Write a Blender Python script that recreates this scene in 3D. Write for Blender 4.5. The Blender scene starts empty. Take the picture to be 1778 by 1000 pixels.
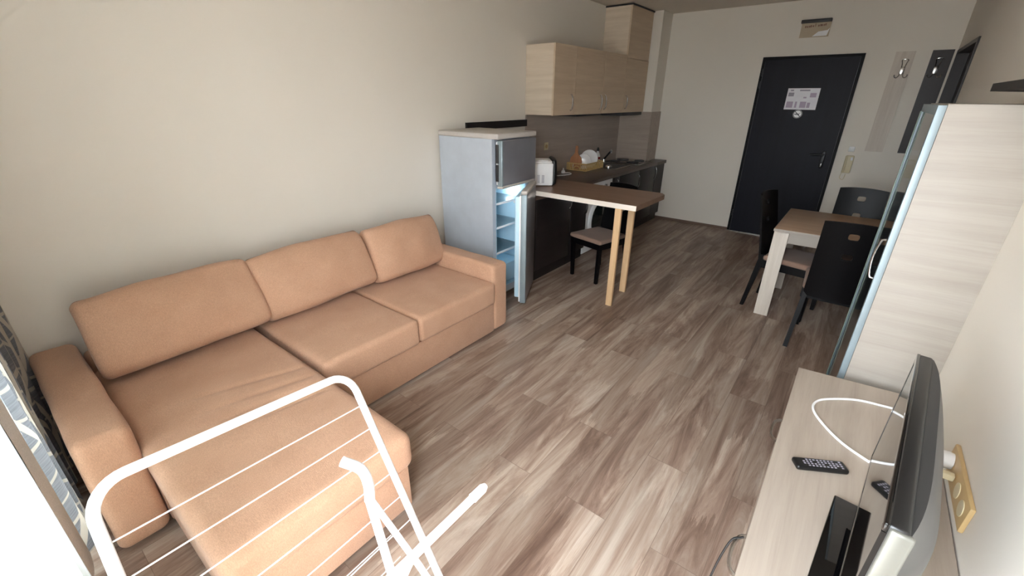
import bpy, bmesh, math, random
from mathutils import Vector, Matrix, noise
PI = math.pi
R_ = math.radians
random.seed(7)
S = bpy.context.scene
COL = S.collection

# ------------------------------------------------------------------ camera
cd = bpy.data.cameras.new('camera')
cam = bpy.data.objects.new('camera', cd); COL.objects.link(cam); S.camera = cam
cd.sensor_fit = 'HORIZONTAL'; cd.sensor_width = 36.0
cd.lens = 748.417 / 1778.0 * 36.0
cd.clip_start = 0.02; cd.clip_end = 200
_yaw, _pit, _rol = R_(37.9688), R_(23.8146), R_(.3973)
_F = Vector((-math.sin(_yaw)*math.cos(_pit), math.cos(_yaw)*math.cos(_pit), -math.sin(_pit)))
_R = Vector((math.cos(_yaw), math.sin(_yaw), 0)); _U = _R.cross(_F)
_R2 = _R*math.cos(_rol)+_U*math.sin(_rol); _U2 = -_R*math.sin(_rol)+_U*math.cos(_rol)
_m = Matrix((_R2, _U2, -_F)).transposed().to_4x4()
_m.translation = Vector((2.8065, 0, 1.6301))
cam.matrix_world = _m

# ------------------------------------------------------------------ world, sun, exposure
w = bpy.data.worlds.new('sky'); S.world = w; w.use_nodes = True
nt = w.node_tree; nt.nodes.clear()
out = nt.nodes.new('ShaderNodeOutputWorld'); bg = nt.nodes.new('ShaderNodeBackground')
tc = nt.nodes.new('ShaderNodeTexCoord'); sep = nt.nodes.new('ShaderNodeSeparateXYZ')
rp = nt.nodes.new('ShaderNodeValToRGB')
rp.color_ramp.elements[0].position = 0.46; rp.color_ramp.elements[0].color = (0.40, 0.39, 0.38, 1)
rp.color_ramp.elements[1].position = 0.54; rp.color_ramp.elements[1].color = (0.86, 0.93, 1.0, 1)
mp = nt.nodes.new('ShaderNodeMapRange'); mp.inputs[1].default_value = -1; mp.inputs[2].default_value = 1
nt.links.new(tc.outputs['Generated'], sep.inputs[0]); nt.links.new(sep.outputs['Z'], mp.inputs[0])
nt.links.new(mp.outputs[0], rp.inputs[0]); nt.links.new(rp.outputs[0], bg.inputs[0])
bg.inputs[1].default_value = 10.5
nt.links.new(bg.outputs[0], out.inputs[0])

sd = bpy.data.lights.new('sun', 'SUN'); sd.energy = 8; sd.angle = R_(.6); sd.color = (1, .97, .92)
sun = bpy.data.objects.new('sun', sd); COL.objects.link(sun)
sdir = Vector((0.04, 1.0, -2.55)).normalized()          # travel direction of the light
sun.rotation_euler = sdir.to_track_quat('-Z', 'Y').to_euler()
sun.location = (2.4, -4, 6)

pd = bpy.data.lights.new('window_portal', 'AREA'); pd.shape = 'RECTANGLE'; pd.size = 2.4; pd.size_y = 2.35
pd.cycles.is_portal = True
por = bpy.data.objects.new('window_portal', pd); COL.objects.link(por)
por.location = (1.75, -.36, 1.2); por.rotation_euler = (R_(90), 0, 0)   # -Z of the lamp looks to +Y

S.view_settings.view_transform = 'Standard'; S.view_settings.look = 'None'
S.view_settings.gamma = 1.0; S.view_settings.use_curve_mapping = False
S.view_settings.exposure = 1.58

# ------------------------------------------------------------------ materials
def lin(c):
    return tuple(((v/255)/12.92 if v/255 <= .04045 else ((v/255+.055)/1.055)**2.4) for v in c)
def mat_base(name):
    m = bpy.data.materials.new(name); m.use_nodes = True
    return m, m.node_tree, m.node_tree.nodes['Principled BSDF']
def coords(nt, scale=(1, 1, 1), rot=(0, 0, 0), out='Object'):
    t = nt.nodes.new('ShaderNodeTexCoord'); mp = nt.nodes.new('ShaderNodeMapping')
    mp.inputs['Scale'].default_value = scale; mp.inputs['Rotation'].default_value = rot
    nt.links.new(t.outputs[out], mp.inputs[0]); return mp.outputs[0]
def noise_n(nt, vec, scale, detail=4, rough=.55, dist=0):
    n = nt.nodes.new('ShaderNodeTexNoise'); n.inputs['Scale'].default_value = scale
    n.inputs['Detail'].default_value = detail; n.inputs['Roughness'].default_value = rough
    n.inputs['Distortion'].default_value = dist
    nt.links.new(vec, n.inputs['Vector']); return n.outputs['Fac']
def ramp(nt, fac, stops):
    r = nt.nodes.new('ShaderNodeValToRGB'); e = r.color_ramp.elements
    while len(e) < len(stops): e.new(.5)
    for i, (p, c) in enumerate(stops):
        e[i].position = p; e[i].color = (*c, 1)
    nt.links.new(fac, r.inputs[0]); return r.outputs[0]
def mixc(nt, fac, a, b, mode='MIX'):
    m = nt.nodes.new('ShaderNodeMix'); m.data_type = 'RGBA'; m.blend_type = mode
    if isinstance(fac, (int, float)): m.inputs[0].default_value = fac
    else: nt.links.new(fac, m.inputs[0])
    for i, v in ((6, a), (7, b)):
        if isinstance(v, tuple): m.inputs[i].default_value = (*v, 1)
        else: nt.links.new(v, m.inputs[i])
    return m.outputs[2]
def bump(nt, bsdf, h, strength=.2, dist=.002):
    b = nt.nodes.new('ShaderNodeBump'); b.inputs['Strength'].default_value = strength
    b.inputs['Distance'].default_value = dist
    nt.links.new(h, b.inputs['Height']); nt.links.new(b.outputs[0], bsdf.inputs['Normal'])
def plain(name, rgb, rough=.5, metal=0, spec=.5, var=.04, coat=0):
    m, nt, b = mat_base(name)
    c = lin(rgb); v = coords(nt)
    f = noise_n(nt, v, 9, 3)
    col = ramp(nt, f, [(.3, tuple(x*(1-var) for x in c)), (.7, tuple(min(1, x*(1+var)) for x in c))])
    nt.links.new(col, b.inputs['Base Color'])
    b.inputs['Roughness'].default_value = rough; b.inputs['Metallic'].default_value = metal
    b.inputs['Specular IOR Level'].default_value = spec; b.inputs['Coat Weight'].default_value = coat
    return m
def wood(name, light, dark, grain='y', rough=.5, spec=.35, fine=1.0, contrast=1.0):
    """streaky laminate: the noise is stretched along the grain axis"""
    m, nt, b = mat_base(name)
    s = {'x': (1, 16, 16), 'y': (16, 1, 16), 'z': (16, 16, 1)}[grain]
    s2 = {'x': (2, 90, 90), 'y': (90, 2, 90), 'z': (90, 90, 2)}[grain]
    f1 = noise_n(nt, coords(nt, s), 1.3*fine, 6, .65, .4)
    f2 = noise_n(nt, coords(nt, s2), 1.6*fine, 5, .7)
    c1, c2 = lin(light), lin(dark)
    a = ramp(nt, f1, [(.5-.22/contrast, c2), (.5+.14/contrast, c1)])
    t = ramp(nt, f2, [(.28, tuple(.55*y+.45*x for x, y in zip(c1, c2))), (.5, c1)])
    col = mixc(nt, .42, a, t)
    nt.links.new(col, b.inputs['Base Color']); b.inputs['Roughness'].default_value = rough
    b.inputs['Specular IOR Level'].default_value = spec
    bump(nt, b, f2, .12, .001)
    return m
def fabric(name, c1, c2, scale=150, rough=.9, bs=.5):
    m, nt, b = mat_base(name)
    v = coords(nt)
    f = noise_n(nt, v, 5, 4); g = noise_n(nt, coords(nt, (1, 3, 1)), scale, 2, .8)
    a = ramp(nt, f, [(.3, lin(c1)), (.7, lin(c2))])
    t = ramp(nt, g, [(.3, (.74, .74, .74)), (.7, (1.0, 1.0, 1.0))])
    nt.links.new(mixc(nt, 1.0, a, t, 'MULTIPLY'), b.inputs['Base Color'])
    b.inputs['Roughness'].default_value = rough; b.inputs['Specular IOR Level'].default_value = .15
    b.inputs['Sheen Weight'].default_value = .15
    bump(nt, b, g, bs, .002)
    return m
def paint(name, rgb):
    m, nt, b = mat_base(name); c = lin(rgb)
    v = coords(nt); f = noise_n(nt, v, 1.2, 3); g = noise_n(nt, v, 160, 3, .7)
    nt.links.new(ramp(nt, f, [(.3, tuple(x*.975 for x in c)), (.7, c)]), b.inputs['Base Color'])
    b.inputs['Roughness'].default_value = .85; b.inputs['Specular IOR Level'].default_value = .2
    bump(nt, b, g, .12, .001); return m
def floor_mat():
    m, nt, b = mat_base('plank_laminate')
    v = coords(nt, rot=(0, 0, R_(90)))
    br = nt.nodes.new('ShaderNodeTexBrick')
    br.inputs['Scale'].default_value = 1; br.inputs['Brick Width'].default_value = 1.25
    br.inputs['Row Height'].default_value = .195; br.inputs['Mortar Size'].default_value = .0012
    br.inputs['Mortar Smooth'].default_value = .3; br.inputs['Bias'].default_value = 0
    br.offset = .37; br.offset_frequency = 2
    br.inputs['Color1'].default_value = (0, 0, 0, 1); br.inputs['Color2'].default_value = (1, 1, 1, 1)
    br.inputs['Mortar'].default_value = (.5, .5, .5, 1)
    nt.links.new(v, br.inputs['Vector'])
    # shift the streak pattern per plank
    p = coords(nt, (9, .85, 9))
    add = nt.nodes.new('ShaderNodeVectorMath'); add.operation = 'MULTIPLY_ADD'
    nt.links.new(br.outputs['Color'], add.inputs[0]); add.inputs[1].default_value = (17, 31, 5)
    nt.links.new(p, add.inputs[2])
    f1 = noise_n(nt, add.outputs[0], .95, 9, .7, 1.1)
    p2 = coords(nt, (70, 2.6, 70))
    add2 = nt.nodes.new('ShaderNodeVectorMath'); add2.operation = 'MULTIPLY_ADD'
    nt.links.new(br.outputs['Color'], add2.inputs[0]); add2.inputs[1].default_value = (7, 13, 3)
    nt.links.new(p2, add2.inputs[2])
    f2 = noise_n(nt, add2.outputs[0], 1.1, 6, .7)
    base = ramp(nt, f1, [(.33, lin((116, 94, 82))), (.44, lin((146, 123, 109))), (.53, lin((168, 148, 133))), (.66, lin((190, 176, 163)))])
    fine = ramp(nt, f2, [(.30, (.70, .66, .64)), (.47, (1, 1, 1))])
    c = mixc(nt, .6, base, fine, 'MULTIPLY')
    tint = ramp(nt, br.outputs['Color'], [(0, (.88, .87, .86)), (1, (1.04, 1.04, 1.04))])
    c = mixc(nt, 1.0, c, tint, 'MULTIPLY')
    b2 = nt.nodes.new('ShaderNodeTexBrick'); b2.offset = .43; b2.inputs['Scale'].default_value = 1
    b2.inputs['Brick Width'].default_value = .62; b2.inputs['Row Height'].default_value = .0975; b2.inputs['Mortar Size'].default_value = 0
    b2.inputs['Color1'].default_value = (0, 0, 0, 1); b2.inputs['Color2'].default_value = (1, 1, 1, 1)
    wob = nt.nodes.new('ShaderNodeVectorMath'); wob.operation = 'MULTIPLY_ADD'
    wn = nt.nodes.new('ShaderNodeTexNoise'); wn.inputs['Scale'].default_value = 1; wn.inputs['Detail'].default_value = 5; wn.inputs['Roughness'].default_value = .75
    nt.links.new(coords(nt, (45, 3, 45)), wn.inputs['Vector'])
    nt.links.new(wn.outputs['Color'], wob.inputs[0]); wob.inputs[1].default_value = (.55, .03, 0); nt.links.new(v, wob.inputs[2])
    nt.links.new(wob.outputs[0], b2.inputs['Vector'])
    st = ramp(nt, b2.outputs['Color'], [(0, (.66, .60, .57)), (.5, (.97, .97, .97)), (1, (1.2, 1.21, 1.21))])
    c = mixc(nt, .8, c, st, 'MULTIPLY')
    seam = mixc(nt, .45, c, lin((80, 62, 54)))
    c = mixc(nt, br.outputs['Fac'], c, seam)
    nt.links.new(c, b.inputs['Base Color'])
    b.inputs['Roughness'].default_value = .42; b.inputs['Specular IOR Level'].default_value = .42
    bump(nt, b, f2, .15, .001)
    return m
def curtain_mat():
    m, nt, b = mat_base('patterned_curtain_cloth')
    t = nt.nodes.new('ShaderNodeTexCoord')
    def lines(rot, scale, distortion, thr, dscale):
        mp = nt.nodes.new('ShaderNodeMapping'); nt.links.new(t.outputs['UV'], mp.inputs[0])
        mp.inputs['Rotation'].default_value = (0, 0, rot)
        wv = nt.nodes.new('ShaderNodeTexWave'); wv.wave_type = 'BANDS'; wv.bands_direction = 'X'
        wv.inputs['Scale'].default_value = scale; wv.inputs['Distortion'].default_value = distortion
        wv.inputs['Detail'].default_value = 0; wv.inputs['Detail Scale'].default_value = dscale
        nt.links.new(mp.outputs[0], wv.inputs[0])
        return ramp(nt, wv.outputs['Fac'], [(thr, (0, 0, 0)), (thr+.015, (1, 1, 1))])
    a = lines(R_(12), 2.2, 5.0, .94, 1.1)
    c = lines(R_(-14), 1.9, 6.0, .94, .9)
    d = lines(R_(84), 2.6, 5.0, .96, 1.5)
    v = nt.nodes.new('ShaderNodeMapping'); nt.links.new(t.outputs['UV'], v.inputs[0]); v.inputs['Scale'].default_value = (2, 60, 1)
    f = noise_n(nt, v.outputs[0], 3, 4, .7)
    base = ramp(nt, f, [(.3, lin((112, 114, 120))), (.7, lin((146, 149, 155)))])
    mx = mixc(nt, 1.0, a, c, 'LIGHTEN'); mx = mixc(nt, .8, mx, d, 'LIGHTEN')
    nt.links.new(mixc(nt, mx, base, lin((206, 198, 186))), b.inputs['Base Color'])
    b.inputs['Roughness'].default_value = .85; b.inputs['Specular IOR Level'].default_value = .2
    bump(nt, b, f, .15, .001)
    o = nt.nodes['Material Output']; t2 = nt.nodes.new('ShaderNodeBsdfTranslucent'); mxs = nt.nodes.new('ShaderNodeMixShader')
    nt.links.new(b.inputs['Base Color'].links[0].from_socket, t2.inputs[0]); mxs.inputs[0].default_value = .3
    nt.links.new(b.outputs[0], mxs.inputs[1]); nt.links.new(t2.outputs[0], mxs.inputs[2]); nt.links.new(mxs.outputs[0], o.inputs[0])
    return m
def sheer_mat():
    m, nt, b = mat_base('white_sheer_cloth')
    o = nt.nodes['Material Output']
    d = nt.nodes.new('ShaderNodeBsdfDiffuse'); t = nt.nodes.new('ShaderNodeBsdfTranslucent'); tr = nt.nodes.new('ShaderNodeBsdfTransparent')
    f = noise_n(nt, coords(nt, (60, 60, 2)), 3, 3)
    c = ramp(nt, f, [(.3, (.46, .46, .45)), (.7, (.52, .52, .51))])
    nt.links.new(c, d.inputs[0]); nt.links.new(c, t.inputs[0])
    m1 = nt.nodes.new('ShaderNodeMixShader'); m1.inputs[0].default_value = .45
    nt.links.new(d.outputs[0], m1.inputs[1]); nt.links.new(t.outputs[0], m1.inputs[2])
    m2 = nt.nodes.new('ShaderNodeMixShader'); m2.inputs[0].default_value = .02
    nt.links.new(m1.outputs[0], m2.inputs[1]); nt.links.new(tr.outputs[0], m2.inputs[2])
    nt.links.new(m2.outputs[0], o.inputs[0]); return m
def glass_mat(name, tint=(.95, .98, .97), gl=.12, rough=.02):
    m, nt, b = mat_base(name)
    o = nt.nodes['Material Output']
    tr = nt.nodes.new('ShaderNodeBsdfTransparent'); g = nt.nodes.new('ShaderNodeBsdfGlossy')
    tr.inputs[0].default_value = (*tint, 1); g.inputs['Roughness'].default_value = rough
    fr = nt.nodes.new('ShaderNodeFresnel'); fr.inputs[0].default_value = 1.45
    mx = nt.nodes.new('ShaderNodeMixShader'); nt.links.new(fr.outputs[0], mx.inputs[0])
    nt.links.new(tr.outputs[0], mx.inputs[1]); nt.links.new(g.outputs[0], mx.inputs[2])
    nt.links.new(mx.outputs[0], o.inputs[0]); return m

M = {}
M['wall'] = paint('cream_wall_paint', (233, 226, 215))
M['ceil'] = paint('white_ceiling_paint', (226, 216, 202))
M['floor'] = floor_mat()
M['sofa'] = fabric('tan_woven_upholstery', (206, 162, 133), (216, 173, 144))
M['seatpad'] = fabric('brown_seat_cloth', (150, 122, 106), (164, 134, 117), 200)
M['lining'] = fabric('grey_lining_cloth', (226, 224, 220), (236, 234, 230), 200)
M['curtain'] = curtain_mat(); M['sheer'] = sheer_mat()
M['oak_y'] = wood('bleached_oak_laminate_lengthwise', (178, 165, 152), (150, 135, 122), 'y')
M['oak_x'] = wood('bleached_oak_laminate_crosswise', (172, 164, 154), (150, 140, 130), 'x', contrast=1.0)
M['oak_z'] = wood('bleached_oak_laminate_upright', (218, 208, 196), (184, 170, 156), 'z')
M['cab'] = wood('light_cabinet_laminate', (212, 190, 164), (184, 158, 132), 'y', .45)
M['cabside'] = wood('light_cabinet_side_laminate', (224, 208, 188), (196, 176, 154), 'x', .45)
M['splash'] = wood('grey_oak_splashback', (182, 168, 157), (156, 142, 131), 'y', .5)
M['splash_x'] = wood('grey_oak_splashback_return', (178, 164, 152), (150, 136, 124), 'x', .5)
M['dark'] = wood('wenge_cabinet_laminate', (37, 31, 31), (18, 15, 15), 'y', .4)
M['dark_z'] = wood('wenge_panel_laminate', (44, 34, 33), (26, 20, 20), 'z', .4)
M['counter'] = wood('brown_worktop_laminate', (90, 74, 66), (60, 49, 43), 'y', .35)
M['board'] = wood('brown_board_laminate', (142, 112, 94), (112, 87, 71), 'x', .38)
M['rawedge'] = wood('pale_board_edge', (246, 236, 224), (232, 218, 202), 'x', .7)
M['pine'] = wood('raw_pine', (226, 190, 148), (196, 156, 112), 'z', .7)
M['tabletop'] = wood('warm_table_laminate', (186, 158, 134), (156, 128, 106), 'x', .4)
M['blackdoor'] = wood('black_door_paint', (26, 26, 35), (13, 13, 19), 'z', .45, .16, .5)
M['blackframe'] = plain('black_frame_paint', (11, 10, 12), .5, spec=.15)
M['chair'] = plain('black_chair_lacquer', (7, 6, 8), .4, spec=.2)
M['black'] = plain('black_plastic', (18, 18, 19), .35)
M['gloss'] = plain('glossy_black', (6, 6, 7), .03, spec=.5, coat=0)
M['sheenpl'] = plain('tv_plastic_window_sheen', (120, 120, 114), .3, .5)  # silver tone paints a window reflection on the dark plastic
M['tvback'] = plain('dark_grey_tv_plastic', (44, 44, 45), .3, spec=.5)
M['grey'] = plain('grey_rubber', (120, 120, 122), .6)
M['white'] = plain('white_plastic', (240, 240, 240), .35)
M['rackwhite'] = plain('white_coated_steel', (250, 250, 250), .3)
M['yellow'] = plain('yellowed_plastic', (202, 172, 122), .4)
M['cream'] = plain('cream_plastic', (222, 210, 176), .4)
M['fridge'] = plain('silver_fridge_coat', (196, 204, 215), .35, .15)
M['fridgedoor'] = plain('grey_metallic_door_skin', (158, 160, 170), .3, .6)
M['fridgetop'] = plain('grey_fridge_top', (196, 190, 184), .5)
M['fridgein'] = plain('pale_blue_fridge_liner', (206, 236, 252), .35)
M['clear'] = glass_mat('clear_shelf_glass', (.93, .98, 1), rough=.3)
M['pane'] = glass_mat('window_glass')
M['chrome'] = plain('brushed_chrome', (200, 200, 200), .2, 1)
M['steel'] = plain('stainless_steel', (190, 190, 188), .22, 1)
M['alu'] = plain('aluminium_profile', (146, 160, 166), .45, .3)
M['darkglass'] = plain('dark_glass', (34, 40, 38), .08, spec=.6)
M['frostglass'] = plain('grey_green_glass_edge', (120, 136, 128), .15)
M['tan'] = plain('tan_plastic', (200, 168, 112), .45)
M['plate'] = plain('white_glazed_china', (240, 238, 236), .15)
M['boardwood'] = wood('cutting_board_beech', (178, 124, 88), (150, 98, 66), 'z', .5)
M['red'] = plain('red_plastic', (170, 50, 40), .4)
M['paper'] = plain('white_paper', (228, 226, 232), .35)
M['printgrey'] = plain('grey_print', (150, 146, 158), .5)
M['printmauve'] = plain('mauve_print', (176, 160, 182), .5)
M['printred'] = plain('brown_red_print', (122, 84, 66), .5)
M['darkgrey'] = plain('dark_grey_plastic', (48, 48, 50), .45)
M['signclear'] = plain('beige_tinted_acrylic', (190, 174, 150), .15)
M['pvc'] = plain('white_window_profile', (236, 238, 238), .35)
M['tile'] = plain('grey_balcony_tile', (160, 157, 152), .6)
M['concrete'] = plain('pale_render', (200, 198, 194), .8)
M['base'] = wood('brown_skirting', (120, 98, 84), (92, 74, 62), 'x', .45)

# ------------------------------------------------------------------ mesh helpers
class MB:
    def __init__(s): s.bm = bmesh.new()
    def _x(s, vs, mx):
        if mx is not None: bmesh.ops.transform(s.bm, matrix=mx, verts=vs)
    def box(s, x0, x1, y0, y1, z0, z1, r=0, seg=2, mx=None):
        n0 = set(s.bm.verts)
        v = bmesh.ops.create_cube(s.bm, size=1)['verts']
        for q in v: q.co = Vector(((x0+x1)/2+q.co.x*(x1-x0), (y0+y1)/2+q.co.y*(y1-y0), (z0+z1)/2+q.co.z*(z1-z0)))
        if r > 0:
            e = list({e for q in v for e in q.link_edges})
            bmesh.ops.bevel(s.bm, geom=e, offset=r, segments=seg, profile=.5, affect='EDGES')
        if mx is not None: s._x([q for q in s.bm.verts if q not in n0], mx)
        return s
    def tube(s, pts, r, n=10, closed=False, flat=1.0):
        pts = [Vector(p) for p in pts]; k = len(pts); rings = []; up = None
        rr = r if isinstance(r, (list, tuple)) else [r]*k
        for i, p in enumerate(pts):
            a = pts[(i-1) % k] if (closed or i > 0) else p
            b = pts[(i+1) % k] if (closed or i < k-1) else p
            t = (b-a).normalized()
            if up is None:
                up = Vector((0, 0, 1)) if abs(t.z) < .9 else Vector((1, 0, 0))
            u = (up - t*up.dot(t)).normalized(); up = u; q = t.cross(u)
            rings.append([s.bm.verts.new(p+(u*math.cos(2*PI*j/n)*flat+q*math.sin(2*PI*j/n))*rr[i]) for j in range(n)])
        for i in range(k if closed else k-1):
            A, B = rings[i], rings[(i+1) % k]
            if closed and i == k-1:   # best alignment
                o = min(range(n), key=lambda o: (A[0].co-B[o].co).length); B = B[o:]+B[:o]
            for j in range(n): s.bm.faces.new((A[j], A[(j+1) % n], B[(j+1) % n], B[j]))
        if not closed:
            s.bm.faces.new(rings[0][::-1]); s.bm.faces.new(rings[-1])
        return s
    def lathe(s, prof, c=(0, 0, 0), n=24, mx=None):
        n0 = set(s.bm.verts); rings = []
        for r, z in prof:
            rings.append([s.bm.verts.new((c[0]+r*math.cos(2*PI*j/n), c[1]+r*math.sin(2*PI*j/n), c[2]+z)) for j in range(n)])
        for A, B in zip(rings, rings[1:]):
            for j in range(n): s.bm.faces.new((A[j], A[(j+1) % n], B[(j+1) % n], B[j]))
        s.bm.faces.new(rings[0][::-1]); s.bm.faces.new(rings[-1])
        if mx is not None: s._x([q for q in s.bm.verts if q not in n0], mx)
        return s
    def prism(s, poly, d, mx=None):
        """poly: list of 3D points (planar), d: extrusion vector"""
        n0 = set(s.bm.verts); d = Vector(d)
        a = [s.bm.verts.new(Vector(p)) for p in poly]; b = [s.bm.verts.new(Vector(p)+d) for p in poly]
        s.bm.faces.new(a[::-1]); s.bm.faces.new(b); k = len(a)
        for i in range(k): s.bm.faces.new((a[i], a[(i+1) % k], b[(i+1) % k], b[i]))
        if mx is not None: s._x([q for q in s.bm.verts if q not in n0], mx)
        return s
    def soft(s, h, r, n=18, fn=None, mx=None):
        """rounded upholstered block of half sizes h, corner radius r, fn(p)->offset vector"""
        tmp = {}
        def vert(p):
            key = tuple(round(c, 5) for c in p)
            if key in tmp: return tmp[key]
            q = Vector([p[i]*h[i] for i in range(3)])
            c = Vector([max(-(h[i]-r), min(h[i]-r, q[i])) for i in range(3)])
            d = q-c
            if d.length > 1e-9:
                # spread evenly over the rounded edge
                m = max(abs(x) for x in d)
                q = c + d.normalized()*r if m > 0 else q
            if fn: q = q+Vector(fn(q))
            tmp[key] = s.bm.verts.new(q if mx is None else mx @ q); return tmp[key]
        def tvals(hh, r, n):
            k = 4; o = [-hh + r*(1-math.cos(PI/2*i/k))*1.0 for i in range(k)]
            o = [-hh + r*i/k for i in range(k)]
            inner = [(-hh+r)+(2*(hh-r))*i/(n) for i in range(n+1)]
            return [x/hh for x in o+inner+[-v for v in o[::-1]]]
        T = [tvals(h[i], r, max(3, int(n*h[i]/max(h)))) for i in range(3)]
        for ax in range(3):
            u, v = [(1, 2), (2, 0), (0, 1)][ax]
            for sg in (-1, 1):
                for i in range(len(T[u])-1):
                    for j in range(len(T[v])-1):
                        q = []
                        for a, b in ((i, j), (i+1, j), (i+1, j+1), (i, j+1)):
                            p = [0, 0, 0]; p[ax] = sg; p[u] = T[u][a]; p[v] = T[v][b]; q.append(vert(p))
                        if sg < 0: q = q[::-1]
                        if len(set(q)) == 4:
                            try: s.bm.faces.new(q)
                            except ValueError: pass
        return s
    def build(s, name, mat, parent=None, world=True, ang=38, smooth=True):
        me = bpy.data.meshes.new(name)
        if parent is not None and world:
            s.bm.transform(WM[parent.name].inverted())
        bmesh.ops.recalc_face_normals(s.bm, faces=s.bm.faces[:])
        s.bm.to_mesh(me); s.bm.free()
        if smooth:
            me.polygons.foreach_set('use_smooth', [True]*len(me.polygons)); me.set_sharp_from_angle(angle=R_(ang))
        for mm in (mat if isinstance(mat, list) else [mat]): me.materials.append(mm)
        o = bpy.data.objects.new(name, me); COL.objects.link(o)
        if parent is not None: o.parent = parent
        WM[o.name] = WM[parent.name].copy() if parent is not None else Matrix.Identity(4)
        return o
WM = {}
def thing(name, label, cat, loc=(0, 0, 0), rz=0, group=None):
    o = bpy.data.objects.new(name, None); COL.objects.link(o); o.empty_display_size = .05
    o.location = loc; o.rotation_euler = (0, 0, rz)
    o['label'] = label; o['category'] = cat
    if group: o['group'] = group
    WM[o.name] = Matrix.Translation(loc) @ Matrix.Rotation(rz, 4, 'Z'); return o
def tag(o, label, cat, group=None):
    o['label'] = label; o['category'] = cat
    if group: o['group'] = group
    return o
def recenter(o):
    """origin of a single-mesh thing to its base centre"""
    me = o.data; xs = [v.co for v in me.vertices]
    c = Vector(((min(v.x for v in xs)+max(v.x for v in xs))/2, (min(v.y for v in xs)+max(v.y for v in xs))/2, min(v.z for v in xs)))
    me.transform(Matrix.Translation(-c)); o.location = c; WM[o.name] = Matrix.Translation(c); return o
def struct(name, mb, mat, parent=None):
    o = mb.build(name, mat, parent)
    if parent is None: o['kind'] = 'structure'
    return o
def lab(o, t): o['label'] = t; return o
def copy_tree(o, parent=None):
    c = o.copy(); COL.objects.link(c)
    if parent is not None: c.parent = parent
    for ch in list(o.children): copy_tree(ch, c)
    return c
def arc(c, a, b, r, t0, t1, n):
    c, a, b = Vector(c), Vector(a), Vector(b)
    return [c+(a*math.cos(t0+(t1-t0)*i/n)+b*math.sin(t0+(t1-t0)*i/n))*r for i in range(n+1)]
def catmull(P, n=8):
    P = [Vector(p) for p in P]; o = []
    Q = [P[0]*2-P[1]]+P+[P[-1]*2-P[-2]]
    for i in range(1, len(Q)-2):
        for k in range(n):
            t = k/n; a, b, c, d = Q[i-1:i+3]
            o.append(.5*((2*b)+(c-a)*t+(2*a-5*b+4*c-d)*t*t+(3*b-a-3*c+d)*t**3))
    return o+[P[-1]]

# ------------------------------------------------------------------ the room
W, D, H = 3.25, 6.316, 2.62
YB = -.2
struct('floor', MB().box(-.15, W+.15, YB-.15, D+.15, -.1, 0), M['floor'])
struct('ceiling', MB().box(-.15, W+.15, YB-.15, D+.15, H, H+.1), M['ceil'])
struct('wall_left', MB().box(-.15, 0, YB-.15, D+.15, 0, H), M['wall'])
struct('wall_right', MB().box(W, W+.15, YB-.15, 4.80, 0, H).box(W, W+.15, 5.98, D+.15, 0, H).box(W, W+.15, 4.80, 5.98, 2.05, H), M['wall'])
struct('wall_far', MB().box(0, 1.60, D, D+.15, 0, H).box(2.56, W, D, D+.15, 0, H).box(1.60, 2.56, D, D+.15, 2.08, H), M['wall'])
struct('wall_pillar', MB().box(0, .45, 6.0, D, 0, H), M['wall'])
struct('wall_hanger', MB().box(2.75, W, 6.1, D, 0, H), M['wall'])
struct('wall_back', MB().box(0, .55, YB-.15, YB, 0, H).box(2.95, W, YB-.15, YB, 0, H).box(.55, 2.95, YB-.15, YB, 2.35, H), M['wall'])
wf = struct('window_1', MB().box(.55, .61, YB-.12, YB-.05, 0, 2.35).box(2.89, 2.95, YB-.12, YB-.05, 0, 2.35)
            .box(.61, 2.89, YB-.12, YB-.05, 2.29, 2.35).box(.61, 1.95, YB-.12, YB-.05, 0, .08).box(1.92, 1.99, YB-.12, YB-.05, .08, 2.29), M['pvc'])
struct('window_glass', MB().box(.61, 1.92, YB-.09, YB-.084, .08, 2.29), M['pane'], wf)
struct('trim_1', MB().box(.45, 1.60, D-.012, D, 0, .035), M['base'])
struct('floor_balcony_bounce', MB().box(-.5, 4.2, -1.75, YB-.15, -.12, -.02), M['tile'])  # unseen balcony slab, added to bounce sunlight up into the room
struct('wall_balcony', MB().box(-.5, 4.2, -1.9, -1.75, -.12, .95), M['concrete'])  # unseen parapet, added along with the bounce slab

# entrance door
dr = struct('door_1', MB().box(1.632, 2.528, D-.012, D+.03, .012, 2.049), M['blackdoor'])
struct('door_frame', MB().box(1.60, 1.63, D-.03, D+.05, 0, 2.08).box(2.53, 2.56, D-.03, D+.05, 0, 2.08).box(1.63, 2.53, D-.03, D+.05, 2.05, 2.08), M['blackframe'], dr)
struct('lock_plate', MB().box(2.425, 2.465, D-.022, D-.012, .90, 1.09, .008), M['black'], dr)
struct('door_handle', MB().tube([(2.445, D-.02, 1.05), (2.445, D-.065, 1.05)], .009).tube([(2.45, D-.065, 1.05), (2.40, D-.068, 1.052), (2.31, D-.066, 1.045)], [.011, .011, .009]), M['black'], dr)
struct('lock_cylinder', MB().box(2.436, 2.454, D-.03, D-.021, .915, .955, .006), M['chrome'], dr)
for z in (1.92, 1.79, .25):
    struct('hinge', MB().tube([(1.626, D-.035, z-.04), (1.626, D-.035, z+.04)], .008), M['black'], dr)
struct('threshold', MB().box(1.60, 2.56, D-.035, D+.05, 0, .012), M['steel'], dr)

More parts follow.
